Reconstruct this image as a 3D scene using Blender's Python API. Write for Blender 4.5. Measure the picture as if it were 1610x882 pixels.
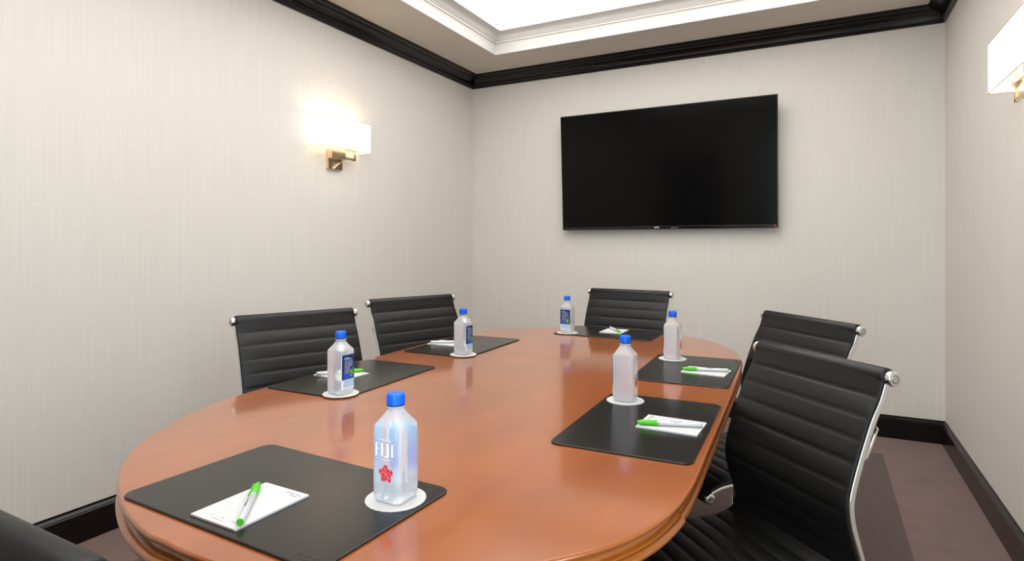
import bpy, bmesh, math, random
from mathutils import Vector, Matrix
PI = math.pi
random.seed(4)

# ------------------------------------------------------------------ clear
for o in list(bpy.data.objects):
    bpy.data.objects.remove(o, do_unlink=True)
scene = bpy.context.scene
COL = scene.collection

# ------------------------------------------------------------------ camera
# level camera, vertical lens shift; focal length worked out for a 1610 px wide frame
IMG_W, IMG_H = 1610.0, 882.0
F_PX, HORIZON, YAW, CAM_H = 931.05, 384.41, math.radians(27.56), 1.18
cam_d = bpy.data.cameras.new('camera')
cam_d.sensor_fit = 'HORIZONTAL'
cam_d.sensor_width = 36.0
cam_d.lens = 36.0 * F_PX / IMG_W
cam_d.shift_y = -(IMG_H / 2 - HORIZON) / IMG_W
cam_d.clip_start = 0.02
cam = bpy.data.objects.new('camera', cam_d)
COL.objects.link(cam)
cam.location = (0, 0, CAM_H)
cam.rotation_euler = (PI / 2, 0, YAW)
scene.camera = cam

# ------------------------------------------------------------------ world, exposure
w = bpy.data.worlds.new('world')
scene.world = w
w.use_nodes = True
w.node_tree.nodes['Background'].inputs[0].default_value = (0.80, 0.89, 1.0, 1)     # bright overcast daylight outside the added windows
w.node_tree.nodes['Background'].inputs[1].default_value = 6.5
scene.view_settings.view_transform = 'Standard'
scene.view_settings.look = 'None'
scene.view_settings.gamma = 1.0
scene.view_settings.use_curve_mapping = False
scene.view_settings.exposure = 0.50
PANEL_STRENGTH = 2.15          # luminous ceiling panel
SCONCE_WATTS = 0.85
WIN = (-0.30, 0.65, 0.85, 2.25)   # unseen window added in the right wall to brighten the left wall: y0, y1, z0, z1
WIN2 = (-0.47, 0.56, 0.35, 2.30)  # unseen window added behind the viewpoint to light the back wall: x0, x1, z0, z1

# ------------------------------------------------------------------ room dimensions
XL, XR, YB, YF = -2.613, 0.651, 4.288, -0.85
ZC = 2.585                    # soffit height
TX0, TX1, TY0, TY1 = -2.139, 0.177, -0.397, 3.835   # ceiling tray
Z_PANEL = 2.73
TABLE_Z = 0.75

# ------------------------------------------------------------------ materials
def new_mat(name):
    m = bpy.data.materials.new(name)
    m.use_nodes = True
    nt = m.node_tree
    return m, nt, nt.nodes['Principled BSDF']

def pmat(name, col, rough=0.5, metal=0.0, spec=0.5, coat=0.0, coat_rough=0.1, bump=None, trans=0.0, ior=1.45,
         emit=None, estr=0.0, var=0.0, vscale=20.0):
    m, nt, b = new_mat(name)
    b.inputs['Base Color'].default_value = (*col, 1)
    b.inputs['Roughness'].default_value = rough
    b.inputs['Metallic'].default_value = metal
    b.inputs['Specular IOR Level'].default_value = spec
    b.inputs['Coat Weight'].default_value = coat
    b.inputs['Coat Roughness'].default_value = coat_rough
    b.inputs['Transmission Weight'].default_value = trans
    b.inputs['IOR'].default_value = ior
    if emit:
        b.inputs['Emission Color'].default_value = (*emit, 1)
        b.inputs['Emission Strength'].default_value = estr
    tc = nt.nodes.new('ShaderNodeTexCoord')
    if var > 0:
        n = nt.nodes.new('ShaderNodeTexNoise')
        n.inputs['Scale'].default_value = vscale
        n.inputs['Detail'].default_value = 4
        nt.links.new(tc.outputs['Object'], n.inputs['Vector'])
        r = nt.nodes.new('ShaderNodeValToRGB')
        r.color_ramp.elements[0].position = 0.3
        r.color_ramp.elements[1].position = 0.7
        r.color_ramp.elements[0].color = (*[c * (1 - var) for c in col], 1)
        r.color_ramp.elements[1].color = (*[min(1, c * (1 + var)) for c in col], 1)
        nt.links.new(n.outputs['Fac'], r.inputs['Fac'])
        nt.links.new(r.outputs['Color'], b.inputs['Base Color'])
    if bump:
        n = nt.nodes.new('ShaderNodeTexNoise')
        n.inputs['Scale'].default_value = bump[0]
        n.inputs['Detail'].default_value = 5
        nt.links.new(tc.outputs['Object'], n.inputs['Vector'])
        bp = nt.nodes.new('ShaderNodeBump')
        bp.inputs['Strength'].default_value = bump[1]
        bp.inputs['Distance'].default_value = bump[2]
        nt.links.new(n.outputs['Fac'], bp.inputs['Height'])
        nt.links.new(bp.outputs['Normal'], b.inputs['Normal'])
    return m

def wallpaper():
    m, nt, b = new_mat('woven_wallcovering')
    tc = nt.nodes.new('ShaderNodeTexCoord')
    def noise(sx, sy, sz, det):
        mp = nt.nodes.new('ShaderNodeMapping')
        mp.inputs['Scale'].default_value = (sx, sy, sz)
        n = nt.nodes.new('ShaderNodeTexNoise')
        n.inputs['Scale'].default_value = 1.0
        n.inputs['Detail'].default_value = det
        nt.links.new(tc.outputs['Object'], mp.inputs['Vector'])
        nt.links.new(mp.outputs['Vector'], n.inputs['Vector'])
        return n
    n1 = noise(160, 160, 2.2, 3)      # vertical threads
    n2 = noise(30, 30, 140, 2)       # faint cross threads
    mx = nt.nodes.new('ShaderNodeMath'); mx.operation = 'MULTIPLY_ADD'
    nt.links.new(n2.outputs['Fac'], mx.inputs[0]); mx.inputs[1].default_value = 0.35
    nt.links.new(n1.outputs['Fac'], mx.inputs[2])
    r = nt.nodes.new('ShaderNodeValToRGB')
    r.color_ramp.elements[0].position = 0.40; r.color_ramp.elements[1].position = 0.95
    r.color_ramp.elements[0].color = (0.675, 0.645, 0.598, 1)
    r.color_ramp.elements[1].color = (0.735, 0.708, 0.662, 1)
    nt.links.new(mx.outputs[0], r.inputs['Fac'])
    nt.links.new(r.outputs['Color'], b.inputs['Base Color'])
    b.inputs['Roughness'].default_value = 0.62
    b.inputs['Specular IOR Level'].default_value = 0.35
    bp = nt.nodes.new('ShaderNodeBump')
    bp.inputs['Strength'].default_value = 0.12; bp.inputs['Distance'].default_value = 0.001
    nt.links.new(mx.outputs[0], bp.inputs['Height'])
    nt.links.new(bp.outputs['Normal'], b.inputs['Normal'])
    return m

def carpet():
    # plain mauve border round the walls, darker ribbed field in the middle
    m, nt, b = new_mat('carpet')
    L = nt.links.new
    tc = nt.nodes.new('ShaderNodeTexCoord')
    sep = nt.nodes.new('ShaderNodeSeparateXYZ'); L(tc.outputs['Object'], sep.inputs[0])
    def math_(op, a, v=None, c=None):
        n = nt.nodes.new('ShaderNodeMath'); n.operation = op
        for i, q in enumerate((a, v, c)):
            if q is None: continue
            if isinstance(q, (int, float)): n.inputs[i].default_value = q
            else: L(q, n.inputs[i])
        return n.outputs[0]
    inx = math_('MULTIPLY', math_('LESS_THAN', sep.outputs['X'], 0.308), math_('GREATER_THAN', sep.outputs['X'], XL + 0.343))
    iny = math_('MULTIPLY', math_('LESS_THAN', sep.outputs['Y'], 3.925), math_('GREATER_THAN', sep.outputs['Y'], YF + 0.363))
    mask = math_('MULTIPLY', inx, iny)
    rib = math_('SINE', math_('MULTIPLY', sep.outputs['Y'], 2 * PI / 0.011))
    rib01 = math_('MULTIPLY_ADD', rib, 0.5, 0.5)
    nz = nt.nodes.new('ShaderNodeTexNoise'); nz.inputs['Scale'].default_value = 6; nz.inputs['Detail'].default_value = 6
    L(tc.outputs['Object'], nz.inputs['Vector'])
    fine = nt.nodes.new('ShaderNodeTexNoise'); fine.inputs['Scale'].default_value = 420; fine.inputs['Detail'].default_value = 3
    L(tc.outputs['Object'], fine.inputs['Vector'])
    def ramp(src, c0, c1, p0=0.3, p1=0.7):
        r = nt.nodes.new('ShaderNodeValToRGB')
        r.color_ramp.elements[0].position = p0; r.color_ramp.elements[1].position = p1
        r.color_ramp.elements[0].color = (*c0, 1); r.color_ramp.elements[1].color = (*c1, 1)
        L(src, r.inputs['Fac']); return r.outputs['Color']
    mixn = math_('MULTIPLY_ADD', fine.outputs['Fac'], 0.5, math_('MULTIPLY', nz.outputs['Fac'], 0.5))
    plain = ramp(mixn, (0.140, 0.080, 0.069), (0.205, 0.126, 0.110))
    ribbed = ramp(math_('MULTIPLY_ADD', rib01, 0.6, math_('MULTIPLY', mixn, 0.5)), (0.050, 0.029, 0.027), (0.115, 0.070, 0.064), 0.2, 0.8)
    mx = nt.nodes.new('ShaderNodeMix'); mx.data_type = 'RGBA'
    L(mask, mx.inputs['Factor']); L(plain, mx.inputs['A']); L(ribbed, mx.inputs['B'])
    L(mx.outputs['Result'], b.inputs['Base Color'])
    b.inputs['Roughness'].default_value = 0.95
    b.inputs['Specular IOR Level'].default_value = 0.1
    b.inputs['Sheen Weight'].default_value = 0.25
    h = math_('MULTIPLY_ADD', math_('MULTIPLY', rib01, mask), 1.0, fine.outputs['Fac'])
    bp = nt.nodes.new('ShaderNodeBump'); bp.inputs['Strength'].default_value = 0.5; bp.inputs['Distance'].default_value = 0.003
    L(h, bp.inputs['Height']); L(bp.outputs['Normal'], b.inputs['Normal'])
    return m

def wood(name, c0, c1, rough=0.25, coat=0.6, coat_rough=0.12, axis_scale=(13, 2.2, 13), coat_ior=1.5, spec=0.5):
    # soft streaks plus broad mottling
    m, nt, b = new_mat(name)
    L = nt.links.new
    tc = nt.nodes.new('ShaderNodeTexCoord')
    mp = nt.nodes.new('ShaderNodeMapping'); mp.inputs['Scale'].default_value = axis_scale
    L(tc.outputs['Object'], mp.inputs['Vector'])
    n = nt.nodes.new('ShaderNodeTexNoise'); n.inputs['Scale'].default_value = 1.0; n.inputs['Detail'].default_value = 2
    L(mp.outputs['Vector'], n.inputs['Vector'])
    n2 = nt.nodes.new('ShaderNodeTexNoise'); n2.inputs['Scale'].default_value = 3.5; n2.inputs['Detail'].default_value = 3
    L(tc.outputs['Object'], n2.inputs['Vector'])
    ad = nt.nodes.new('ShaderNodeMath'); ad.operation = 'MULTIPLY_ADD'
    L(n.outputs['Fac'], ad.inputs[0]); ad.inputs[1].default_value = 0.35
    sc = nt.nodes.new('ShaderNodeMath'); sc.operation = 'MULTIPLY'; L(n2.outputs['Fac'], sc.inputs[0]); sc.inputs[1].default_value = 0.65
    L(sc.outputs[0], ad.inputs[2])
    mr = nt.nodes.new('ShaderNodeMapRange'); mr.interpolation_type = 'SMOOTHSTEP'
    mr.inputs['From Min'].default_value = 0.2; mr.inputs['From Max'].default_value = 0.8
    L(ad.outputs[0], mr.inputs['Value'])
    mx = nt.nodes.new('ShaderNodeMix'); mx.data_type = 'RGBA'
    mx.inputs['A'].default_value = (*c0, 1); mx.inputs['B'].default_value = (*c1, 1)
    L(mr.outputs['Result'], mx.inputs['Factor']); L(mx.outputs['Result'], b.inputs['Base Color'])
    b.inputs['Roughness'].default_value = rough
    b.inputs['Coat Weight'].default_value = coat
    b.inputs['Coat Roughness'].default_value = coat_rough
    b.inputs['Coat IOR'].default_value = coat_ior
    b.inputs['Specular IOR Level'].default_value = spec
    return m

M = {}
M['wall'] = wallpaper()
M['carpet'] = carpet()
M['soffit'] = pmat('beige_ceiling_paint', (0.66, 0.60, 0.525), 0.85, spec=0.2)
M['white_paint'] = pmat('white_trim_paint', (0.70, 0.685, 0.655), 0.55, spec=0.35)
M['dark_wood'] = wood('espresso_wood', (0.004, 0.0026, 0.0022), (0.008, 0.0048, 0.004), 0.34, 0.40, 0.07, (6, 6, 20), spec=0.15)
M['cherry'] = wood('cherry_wood', (0.255, 0.058, 0.005), (0.385, 0.098, 0.008), 0.30, 0.85, 0.09, coat_ior=1.5, spec=0.62)
M['cherry_edge'] = wood('cherry_edge_wood', (0.32, 0.085, 0.008), (0.43, 0.125, 0.013), 0.28, 0.6, 0.12)
M['panel'] = pmat('luminous_panel', (0.9, 0.9, 0.88), 0.6, emit=(1.0, 0.975, 0.935), estr=PANEL_STRENGTH)
M['leather'] = pmat('black_leather', (0.0062, 0.0058, 0.0056), 0.42, spec=0.38, bump=(260, 0.10, 0.0008))
M['pad'] = pmat('desk_pad_leather', (0.0105, 0.0085, 0.007), 0.24, spec=0.45, bump=(330, 0.07, 0.0006))
M['pad_stamp'] = pmat('stamped_leather', (0.05, 0.034, 0.022), 0.4)
M['chrome'] = pmat('polished_aluminium', (0.80, 0.79, 0.78), 0.16, metal=1.0)
M['cap_face'] = pmat('aluminium_cap_face', (0.42, 0.44, 0.45), 0.3, metal=1.0)
M['plastic_black'] = pmat('black_plastic', (0.012, 0.012, 0.012), 0.4)
M['brass'] = pmat('brushed_brass', (0.80, 0.64, 0.44), 0.28, metal=1.0)
M['shade'] = pmat('lit_linen_shade', (0.9, 0.86, 0.78), 0.8, emit=(1.0, 0.94, 0.84), estr=0.75)
M['bulb'] = pmat('lamp_bulb', (1, 1, 1), 0.4, emit=(1.0, 0.85, 0.62), estr=6)
M['screen'] = pmat('black_screen', (0.0035, 0.0033, 0.0035), 0.14, spec=0.12)
M['bezel'] = pmat('black_bezel', (0.006, 0.006, 0.006), 0.12, spec=0.5)
M['badge'] = pmat('silver_badge', (0.45, 0.44, 0.43), 0.4, metal=0.3)
M['red_dot'] = pmat('red_indicator', (0.35, 0.01, 0.01), 0.4, emit=(1.0, 0.05, 0.03), estr=0.35)
M['bottle'] = pmat('frosted_clear_plastic', (0.94, 0.965, 1.0), 0.09, spec=0.5, trans=0.69, ior=1.33)
M['cap_blue'] = pmat('blue_cap_plastic', (0.002, 0.125, 0.80), 0.38, spec=0.4)
M['cap_band'] = pmat('dark_cap_band', (0.01, 0.03, 0.11), 0.4)
M['label_navy'] = pmat('navy_label', (0.006, 0.028, 0.14), 0.35, var=0.35, vscale=60)
M['label_blue'] = pmat('blue_label_print', (0.01, 0.10, 0.62), 0.35)
M['label_text'] = pmat('pale_label_print', (0.40, 0.45, 0.62), 0.5)
M['label_title'] = pmat('sky_label_print', (0.35, 0.62, 0.85), 0.5)
M['label_green'] = pmat('green_label_print', (0.04, 0.22, 0.10), 0.5, var=0.6, vscale=160)
M['label_yellow'] = pmat('yellow_label_print', (0.62, 0.62, 0.03), 0.5)
M['label_white'] = pmat('white_label_paper', (0.74, 0.80, 0.86), 0.5)
M['label_facts'] = pmat('light_blue_label_print', (0.42, 0.60, 0.80), 0.5)
M['logo'] = pmat('white_logo_print', (0.92, 0.92, 0.94), 0.45)
M['flower'] = pmat('red_flower_print', (0.66, 0.02, 0.055), 0.45)
M['flower_pink'] = pmat('pink_flower_print', (0.80, 0.22, 0.24), 0.45)
M['coaster'] = pmat('white_paper_coaster', (0.60, 0.59, 0.575), 0.85, bump=(300, 0.15, 0.0006))
M['paper'] = pmat('white_notepaper', (0.60, 0.60, 0.60), 0.8)
M['ink'] = pmat('grey_print', (0.07, 0.07, 0.08), 0.6)
M['faint_ink'] = pmat('faint_print', (0.44, 0.44, 0.45), 0.7)
M['glue'] = pmat('pink_pad_glue', (0.62, 0.47, 0.47), 0.7)
M['pen_white'] = pmat('white_pen_plastic', (0.58, 0.59, 0.62), 0.25, coat=0.3)
M['pen_green'] = pmat('green_pen_plastic', (0.075, 0.50, 0.015), 0.3)
M['door'] = wood('dark_door_wood', (0.012, 0.007, 0.005), (0.03, 0.016, 0.010), 0.35, 0.3, 0.2, (30, 30, 2))
m_, nt_, b_ = new_mat('window_glass')
mix_ = nt_.nodes.new('ShaderNodeMixShader'); tr_ = nt_.nodes.new('ShaderNodeBsdfTransparent'); gl_ = nt_.nodes.new('ShaderNodeBsdfGlossy'); fr_ = nt_.nodes.new('ShaderNodeFresnel')
tr_.inputs[0].default_value = (0.94, 0.96, 0.95, 1); gl_.inputs['Roughness'].default_value = 0.02
nt_.links.new(fr_.outputs[0], mix_.inputs[0]); nt_.links.new(tr_.outputs[0], mix_.inputs[1]); nt_.links.new(gl_.outputs[0], mix_.inputs[2])
nt_.links.new(mix_.outputs[0], nt_.nodes['Material Output'].inputs['Surface'])
M['pane'] = m_
def gradient_print(name, stops, z0, z1):
    m, nt, b = new_mat(name)
    tc = nt.nodes.new('ShaderNodeTexCoord'); sp = nt.nodes.new('ShaderNodeSeparateXYZ'); mr = nt.nodes.new('ShaderNodeMapRange'); r = nt.nodes.new('ShaderNodeValToRGB')
    nt.links.new(tc.outputs['Object'], sp.inputs[0]); nt.links.new(sp.outputs['Z'], mr.inputs['Value'])
    mr.inputs['From Min'].default_value = z0; mr.inputs['From Max'].default_value = z1
    nt.links.new(mr.outputs[0], r.inputs['Fac']); nt.links.new(r.outputs['Color'], b.inputs['Base Color'])
    while len(r.color_ramp.elements) < len(stops): r.color_ramp.elements.new(0.5)
    for e, (p, c) in zip(r.color_ramp.elements, stops): e.position = p; e.color = (*c, 1)
    b.inputs['Roughness'].default_value = 0.4
    return m
M['label_inner'] = gradient_print('inner_label_print', [(0.0, (0.75, 0.80, 0.92)), (0.30, (0.10, 0.16, 0.85)), (0.62, (0.12, 0.30, 0.92)), (1.0, (0.10, 0.62, 0.95))], 0.030, 0.113)
M['rod'] = pmat('grey_metal_rod', (0.35, 0.36, 0.40), 0.4, metal=0.4)

# ------------------------------------------------------------------ mesh builder
class MB:
    def __init__(s):
        s.v = []; s.f = []; s.sm = []
    def quad_grid(s, rows, close_u=False, close_v=False, smooth=True, flip=False):
        base = len(s.v); nr = len(rows); nc = len(rows[0])
        for r in rows: s.v += [tuple(p) for p in r]
        for i in range(nr if close_v else nr - 1):
            for j in range(nc if close_u else nc - 1):
                a = base + i * nc + j; b = base + i * nc + (j + 1) % nc
                c = base + ((i + 1) % nr) * nc + (j + 1) % nc; d = base + ((i + 1) % nr) * nc + j
                s.f.append((a, d, c, b) if flip else (a, b, c, d)); s.sm.append(smooth)
        return base
    def ngon(s, pts, smooth=False):
        b = len(s.v); s.v += [tuple(p) for p in pts]
        s.f.append(tuple(range(b, b + len(pts)))); s.sm.append(smooth)
    def box(s, c, d, rot=None, bevel=0.0):
        hx, hy, hz = d[0] / 2, d[1] / 2, d[2] / 2
        if bevel <= 0:
            pts = [Vector((x * hx, y * hy, z * hz)) for z in (-1, 1) for x, y in ((-1, -1), (1, -1), (1, 1), (-1, 1))]
            fs = [(3, 2, 1, 0), (4, 5, 6, 7), (0, 1, 5, 4), (1, 2, 6, 5), (2, 3, 7, 6), (3, 0, 4, 7)]
        else:
            bm = bmesh.new(); bmesh.ops.create_cube(bm, size=1.0)
            for v in bm.verts: v.co = Vector((v.co.x * d[0], v.co.y * d[1], v.co.z * d[2]))
            bmesh.ops.bevel(bm, geom=bm.edges[:], offset=bevel, segments=2, affect='EDGES', profile=0.6)
            bm.verts.index_update()
            pts = [v.co.copy() for v in bm.verts]; fs = [tuple(v.index for v in f.verts) for f in bm.faces]; bm.free()
        b = len(s.v)
        for p in pts:
            if rot is not None: p = rot @ p
            s.v.append((p[0] + c[0], p[1] + c[1], p[2] + c[2]))
        for f in fs: s.f.append(tuple(b + i for i in f)); s.sm.append(False)
    def lathe(s, prof, n=24, center=(0, 0, 0), axis='Z', caps=True, smooth=True):
        def P(r, h, t):
            x, y = r * math.cos(t), r * math.sin(t)
            if axis == 'Z': q = (x, y, h)
            elif axis == 'X': q = (h, x, y)
            else: q = (y, h, x)
            return (q[0] + center[0], q[1] + center[1], q[2] + center[2])
        rows = [[P(r, h, 2 * PI * k / n) for k in range(n)] for r, h in prof]
        s.quad_grid(rows, close_u=True, smooth=smooth)
        if caps:
            s.ngon(list(reversed(rows[0]))); s.ngon(rows[-1])
    def tube(s, path, rad, n=10, caps=True, smooth=True):
        path = [Vector(p) for p in path]
        rads = rad if isinstance(rad, (list, tuple)) else [rad] * len(path)
        rows = []; prev = None
        for i, p in enumerate(path):
            t = (path[min(i + 1, len(path) - 1)] - path[max(i - 1, 0)]).normalized()
            if prev is None:
                up = Vector((0, 0, 1)) if abs(t.z) < 0.9 else Vector((1, 0, 0))
                u = t.cross(up).normalized()
            else:
                u = (prev - t * prev.dot(t)).normalized()
            prev = u; v = t.cross(u)
            rows.append([p + (u * math.cos(2 * PI * k / n) + v * math.sin(2 * PI * k / n)) * rads[i] for k in range(n)])
        s.quad_grid(rows, close_u=True, smooth=smooth)
        if caps: s.ngon(list(reversed(rows[0]))); s.ngon(rows[-1])
    def prism(s, outline, z0, z1, smooth_side=True):
        n = len(outline)
        a = [(p[0], p[1], z0) for p in outline]; b = [(p[0], p[1], z1) for p in outline]
        s.quad_grid([a, b], close_u=True, smooth=smooth_side)
        s.ngon(list(reversed(a))); s.ngon(b)
    def build(s, name, mat, parent=None, loc=None, fix=True):
        me = bpy.data.meshes.new(name)
        me.from_pydata([tuple(p) for p in s.v], [], s.f)
        me.polygons.foreach_set('use_smooth', s.sm)
        if fix:
            bm = bmesh.new(); bm.from_mesh(me)
            bmesh.ops.recalc_face_normals(bm, faces=bm.faces[:])
            bm.to_mesh(me); bm.free()
        me.materials.append(mat)
        me.update()
        o = bpy.data.objects.new(name, me)
        COL.objects.link(o)
        if parent is not None: o.parent = parent
        if loc is not None: o.location = loc
        return o

def empty(name, loc=(0, 0, 0), rz=0.0):
    o = bpy.data.objects.new(name, None); COL.objects.link(o)
    o.location = loc; o.rotation_euler = (0, 0, rz); o.empty_display_size = 0.1
    return o
def tag(o, label=None, cat=None, group=None, kind=None):
    if label: o['label'] = label
    if cat: o['category'] = cat
    if group: o['group'] = group
    if kind: o['kind'] = kind
    return o
def copy_tree(o, parent=None):
    c = o.copy(); COL.objects.link(c); c.parent = parent
    for ch in list(o.children): copy_tree(ch, c)
    return c
def text_mesh(body, size, name, mat, parent, matrix, spacing=1.0, xscale=1.0, extrude=0.00008, align='LEFT'):
    cu = bpy.data.curves.new(name, 'FONT'); cu.body = body; cu.size = size; cu.extrude = extrude
    cu.space_character = spacing; cu.align_x = align; cu.resolution_u = 3
    t = bpy.data.objects.new(name + '_curve', cu); COL.objects.link(t)
    dg = bpy.context.evaluated_depsgraph_get()
    me = bpy.data.meshes.new_from_object(t.evaluated_get(dg))
    bpy.data.objects.remove(t, do_unlink=True); bpy.data.curves.remove(cu)
    me.transform(Matrix.Diagonal((xscale, 1, 1, 1))); me.transform(matrix)
    me.materials.clear(); me.materials.append(mat); me.name = name
    o = bpy.data.objects.new(name, me); COL.objects.link(o); o.parent = parent
    return o
def catmull(pts, per=6, closed=False):
    P = [Vector(p) for p in pts]; n = len(P); out = []
    rng = range(n) if closed else range(n - 1)
    for i in rng:
        if closed: p0, p1, p2, p3 = P[(i - 1) % n], P[i], P[(i + 1) % n], P[(i + 2) % n]
        else: p0, p1, p2, p3 = P[max(i - 1, 0)], P[i], P[i + 1], P[min(i + 2, n - 1)]
        for k in range(per):
            t = k / per
            out.append(0.5 * ((2 * p1) + (p2 - p0) * t + (2 * p0 - 5 * p1 + 4 * p2 - p3) * t * t + (3 * p1 - p0 - 3 * p2 + p3) * t ** 3))
    if not closed: out.append(P[-1].copy())
    return out

# ------------------------------------------------------------------ room shell
T = 0.12
def struct(name, mb, mat, parent=None):
    o = mb.build(name, mat, parent)
    if parent is None: o['kind'] = 'structure'
    return o
def slab(name, x0, x1, y0, y1, z0, z1, mat):
    mb = MB(); mb.box(((x0 + x1) / 2, (y0 + y1) / 2, (z0 + z1) / 2), (x1 - x0, y1 - y0, z1 - z0))
    return struct(name, mb, mat)
ZT = 2.95
floor = slab('floor', XL - T, XR + T, YF - T, YB + T, -0.1, 0.0, M['carpet'])
slab('wall_left', XL - T, XL, YF - T, YB + T, 0, ZT, M['wall'])
# windows added out of view to even out the wall light: one in the right wall beside the viewpoint, one in the front wall behind it
def window_wall(wall_name, win_name, horizontal, lo, hi, wall_inner, wall_outer, u0, u1, z0, z1):
    # horizontal: 'x' or 'y' = the direction the wall runs; u = coordinate along it
    def bx(mb, ua, ub, ca, cb, za, zb_, **k):
        if horizontal == 'y': mb.box(((ca + cb) / 2, (ua + ub) / 2, (za + zb_) / 2), (abs(cb - ca), ub - ua, zb_ - za), **k)
        else: mb.box(((ua + ub) / 2, (ca + cb) / 2, (za + zb_) / 2), (ub - ua, abs(cb - ca), zb_ - za), **k)
    mb = MB()
    for (a, b, c, d) in ((lo, hi, 0, z0), (lo, hi, z1, ZT), (lo, u0, z0, z1), (u1, hi, z0, z1)):
        bx(mb, a, b, wall_inner, wall_outer, c, d)
    struct(wall_name, mb, M['wall'])
    out = 1 if wall_outer > wall_inner else -1
    c0_, c1_ = wall_inner + out * 0.045, wall_inner + out * 0.095
    mb = MB(); um = (u0 + u1) / 2
    for (a, b, c, d) in ((u0, u1, z0, z0 + 0.05), (u0, u1, z1 - 0.05, z1), (u0, u0 + 0.05, z0 + 0.05, z1 - 0.05), (u1 - 0.05, u1, z0 + 0.05, z1 - 0.05), (um - 0.02, um + 0.02, z0 + 0.05, z1 - 0.05)):
        bx(mb, a, b, c0_, c1_, c, d)
    win = struct(win_name, mb, M['white_paint'])
    for a, b in ((u0 + 0.05, um - 0.02), (um + 0.02, u1 - 0.05)):
        mb = MB(); bx(mb, a, b, wall_inner + out * 0.068, wall_inner + out * 0.072, z0 + 0.05, z1 - 0.05); mb.build('pane', M['pane'], win)
    mb = MB(); bx(mb, u0 - 0.03, u1 + 0.03, wall_inner - out * 0.025, wall_inner + out * 0.04, z0 - 0.025, z0); mb.build('window_sill', M['white_paint'], win)
    pl = bpy.data.lights.new('daylight_portal', 'AREA'); pl.shape = 'RECTANGLE'; pl.cycles.is_portal = True
    po = bpy.data.objects.new('daylight_portal', pl); COL.objects.link(po)
    if horizontal == 'y':
        pl.size = z1 - z0; pl.size_y = u1 - u0
        po.location = (wall_outer + out * 0.01, um, (z0 + z1) / 2); po.rotation_euler = (0, PI / 2, 0)
    else:
        pl.size = u1 - u0; pl.size_y = z1 - z0
        po.location = (um, wall_outer + out * 0.01, (z0 + z1) / 2); po.rotation_euler = (PI / 2, 0, 0)
window_wall('wall_right', 'added_window_1', 'y', YF - T, YB + T, XR, XR + T, *WIN)
window_wall('wall_front', 'added_window_2', 'x', XL, XR, YF, YF - T, *WIN2)
slab('wall_back', XL, XR, YB, YB + T, 0, ZT, M['wall'])

# ceiling: beige soffit ring round a raised tray
mb = MB()
mb.box(((XL + TX0) / 2, (YF + YB) / 2, ZC + 0.05), (TX0 - XL, YB - YF, 0.1))
mb.box(((XR + TX1) / 2, (YF + YB) / 2, ZC + 0.05), (XR - TX1, YB - YF, 0.1))
mb.box(((TX0 + TX1) / 2, (TY1 + YB) / 2, ZC + 0.05), (TX1 - TX0, YB - TY1, 0.1))
mb.box(((TX0 + TX1) / 2, (TY0 + YF) / 2, ZC + 0.05), (TX1 - TX0, TY0 - YF, 0.1))
ceiling = struct('ceiling', mb, M['soffit'])
mb = MB(); mb.box(((XL + XR) / 2, (YF + YB) / 2, ZT - 0.02), (XR - XL, YB - YF, 0.04))
struct('ceiling_deck', mb, M['white_paint'], ceiling)

def ring_trim(x0, x1, y0, y1, prof, names, mat, parent=None):
    # prof: list of (inward offset, z); one mitred length per side: left, back, right, front
    def corner(k, p, z):
        return [(x0 + p, y0 + p, z), (x0 + p, y1 - p, z), (x1 - p, y1 - p, z), (x1 - p, y0 + p, z)][k]
    obs = []
    for k, nm in enumerate(names):
        a = [corner(k, p, z) for p, z in prof]; b = [corner((k + 1) % 4, p, z) for p, z in prof]
        mb = MB(); mb.quad_grid([a, b], close_u=True, smooth=False); mb.ngon(list(reversed(a))); mb.ngon(b)
        obs.append(struct(nm, mb, mat, parent))
    return obs
def arc(cx, cz, r, a0, a1, n=7):
    return [(cx + r * math.cos(math.radians(a0 + (a1 - a0) * i / n)), cz + r * math.sin(math.radians(a0 + (a1 - a0) * i / n))) for i in range(n + 1)]
zb = ZC - 0.094
crown = [(0, zb), (0.010, zb), (0.013, zb + 0.004), (0.013, zb + 0.010), (0.017, zb + 0.012), (0.021, zb + 0.017), (0.023, zb + 0.022)]
crown += [(0.072 - 0.049 * math.cos(math.radians(a)), zb + 0.022 + 0.046 * math.sin(math.radians(a))) for a in (15, 30, 45, 60, 75, 90)]
crown += [(0.077, zb + 0.068), (0.080, zb + 0.072), (0.088, zb + 0.075), (0.095, zb + 0.081), (0.095, ZC), (0, ZC)]
ring_trim(XL, XR, YF, YB, crown, ['trim_1', 'trim_2', 'trim_3', 'trim_4'], M['dark_wood'])
base = [(0, 0), (0.018, 0), (0.018, 0.112), (0.0155, 0.1145), (0.0155, 0.1175), (0.0165, 0.119), (0.009, 0.1290), (0.004, 0.1300), (0.004, 0.136), (0, 0.136)]
ring_trim(XL, XR, YF, YB, base, ['baseboard_left', 'baseboard_back', 'baseboard_right', 'baseboard_front'], M['dark_wood'])
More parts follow.
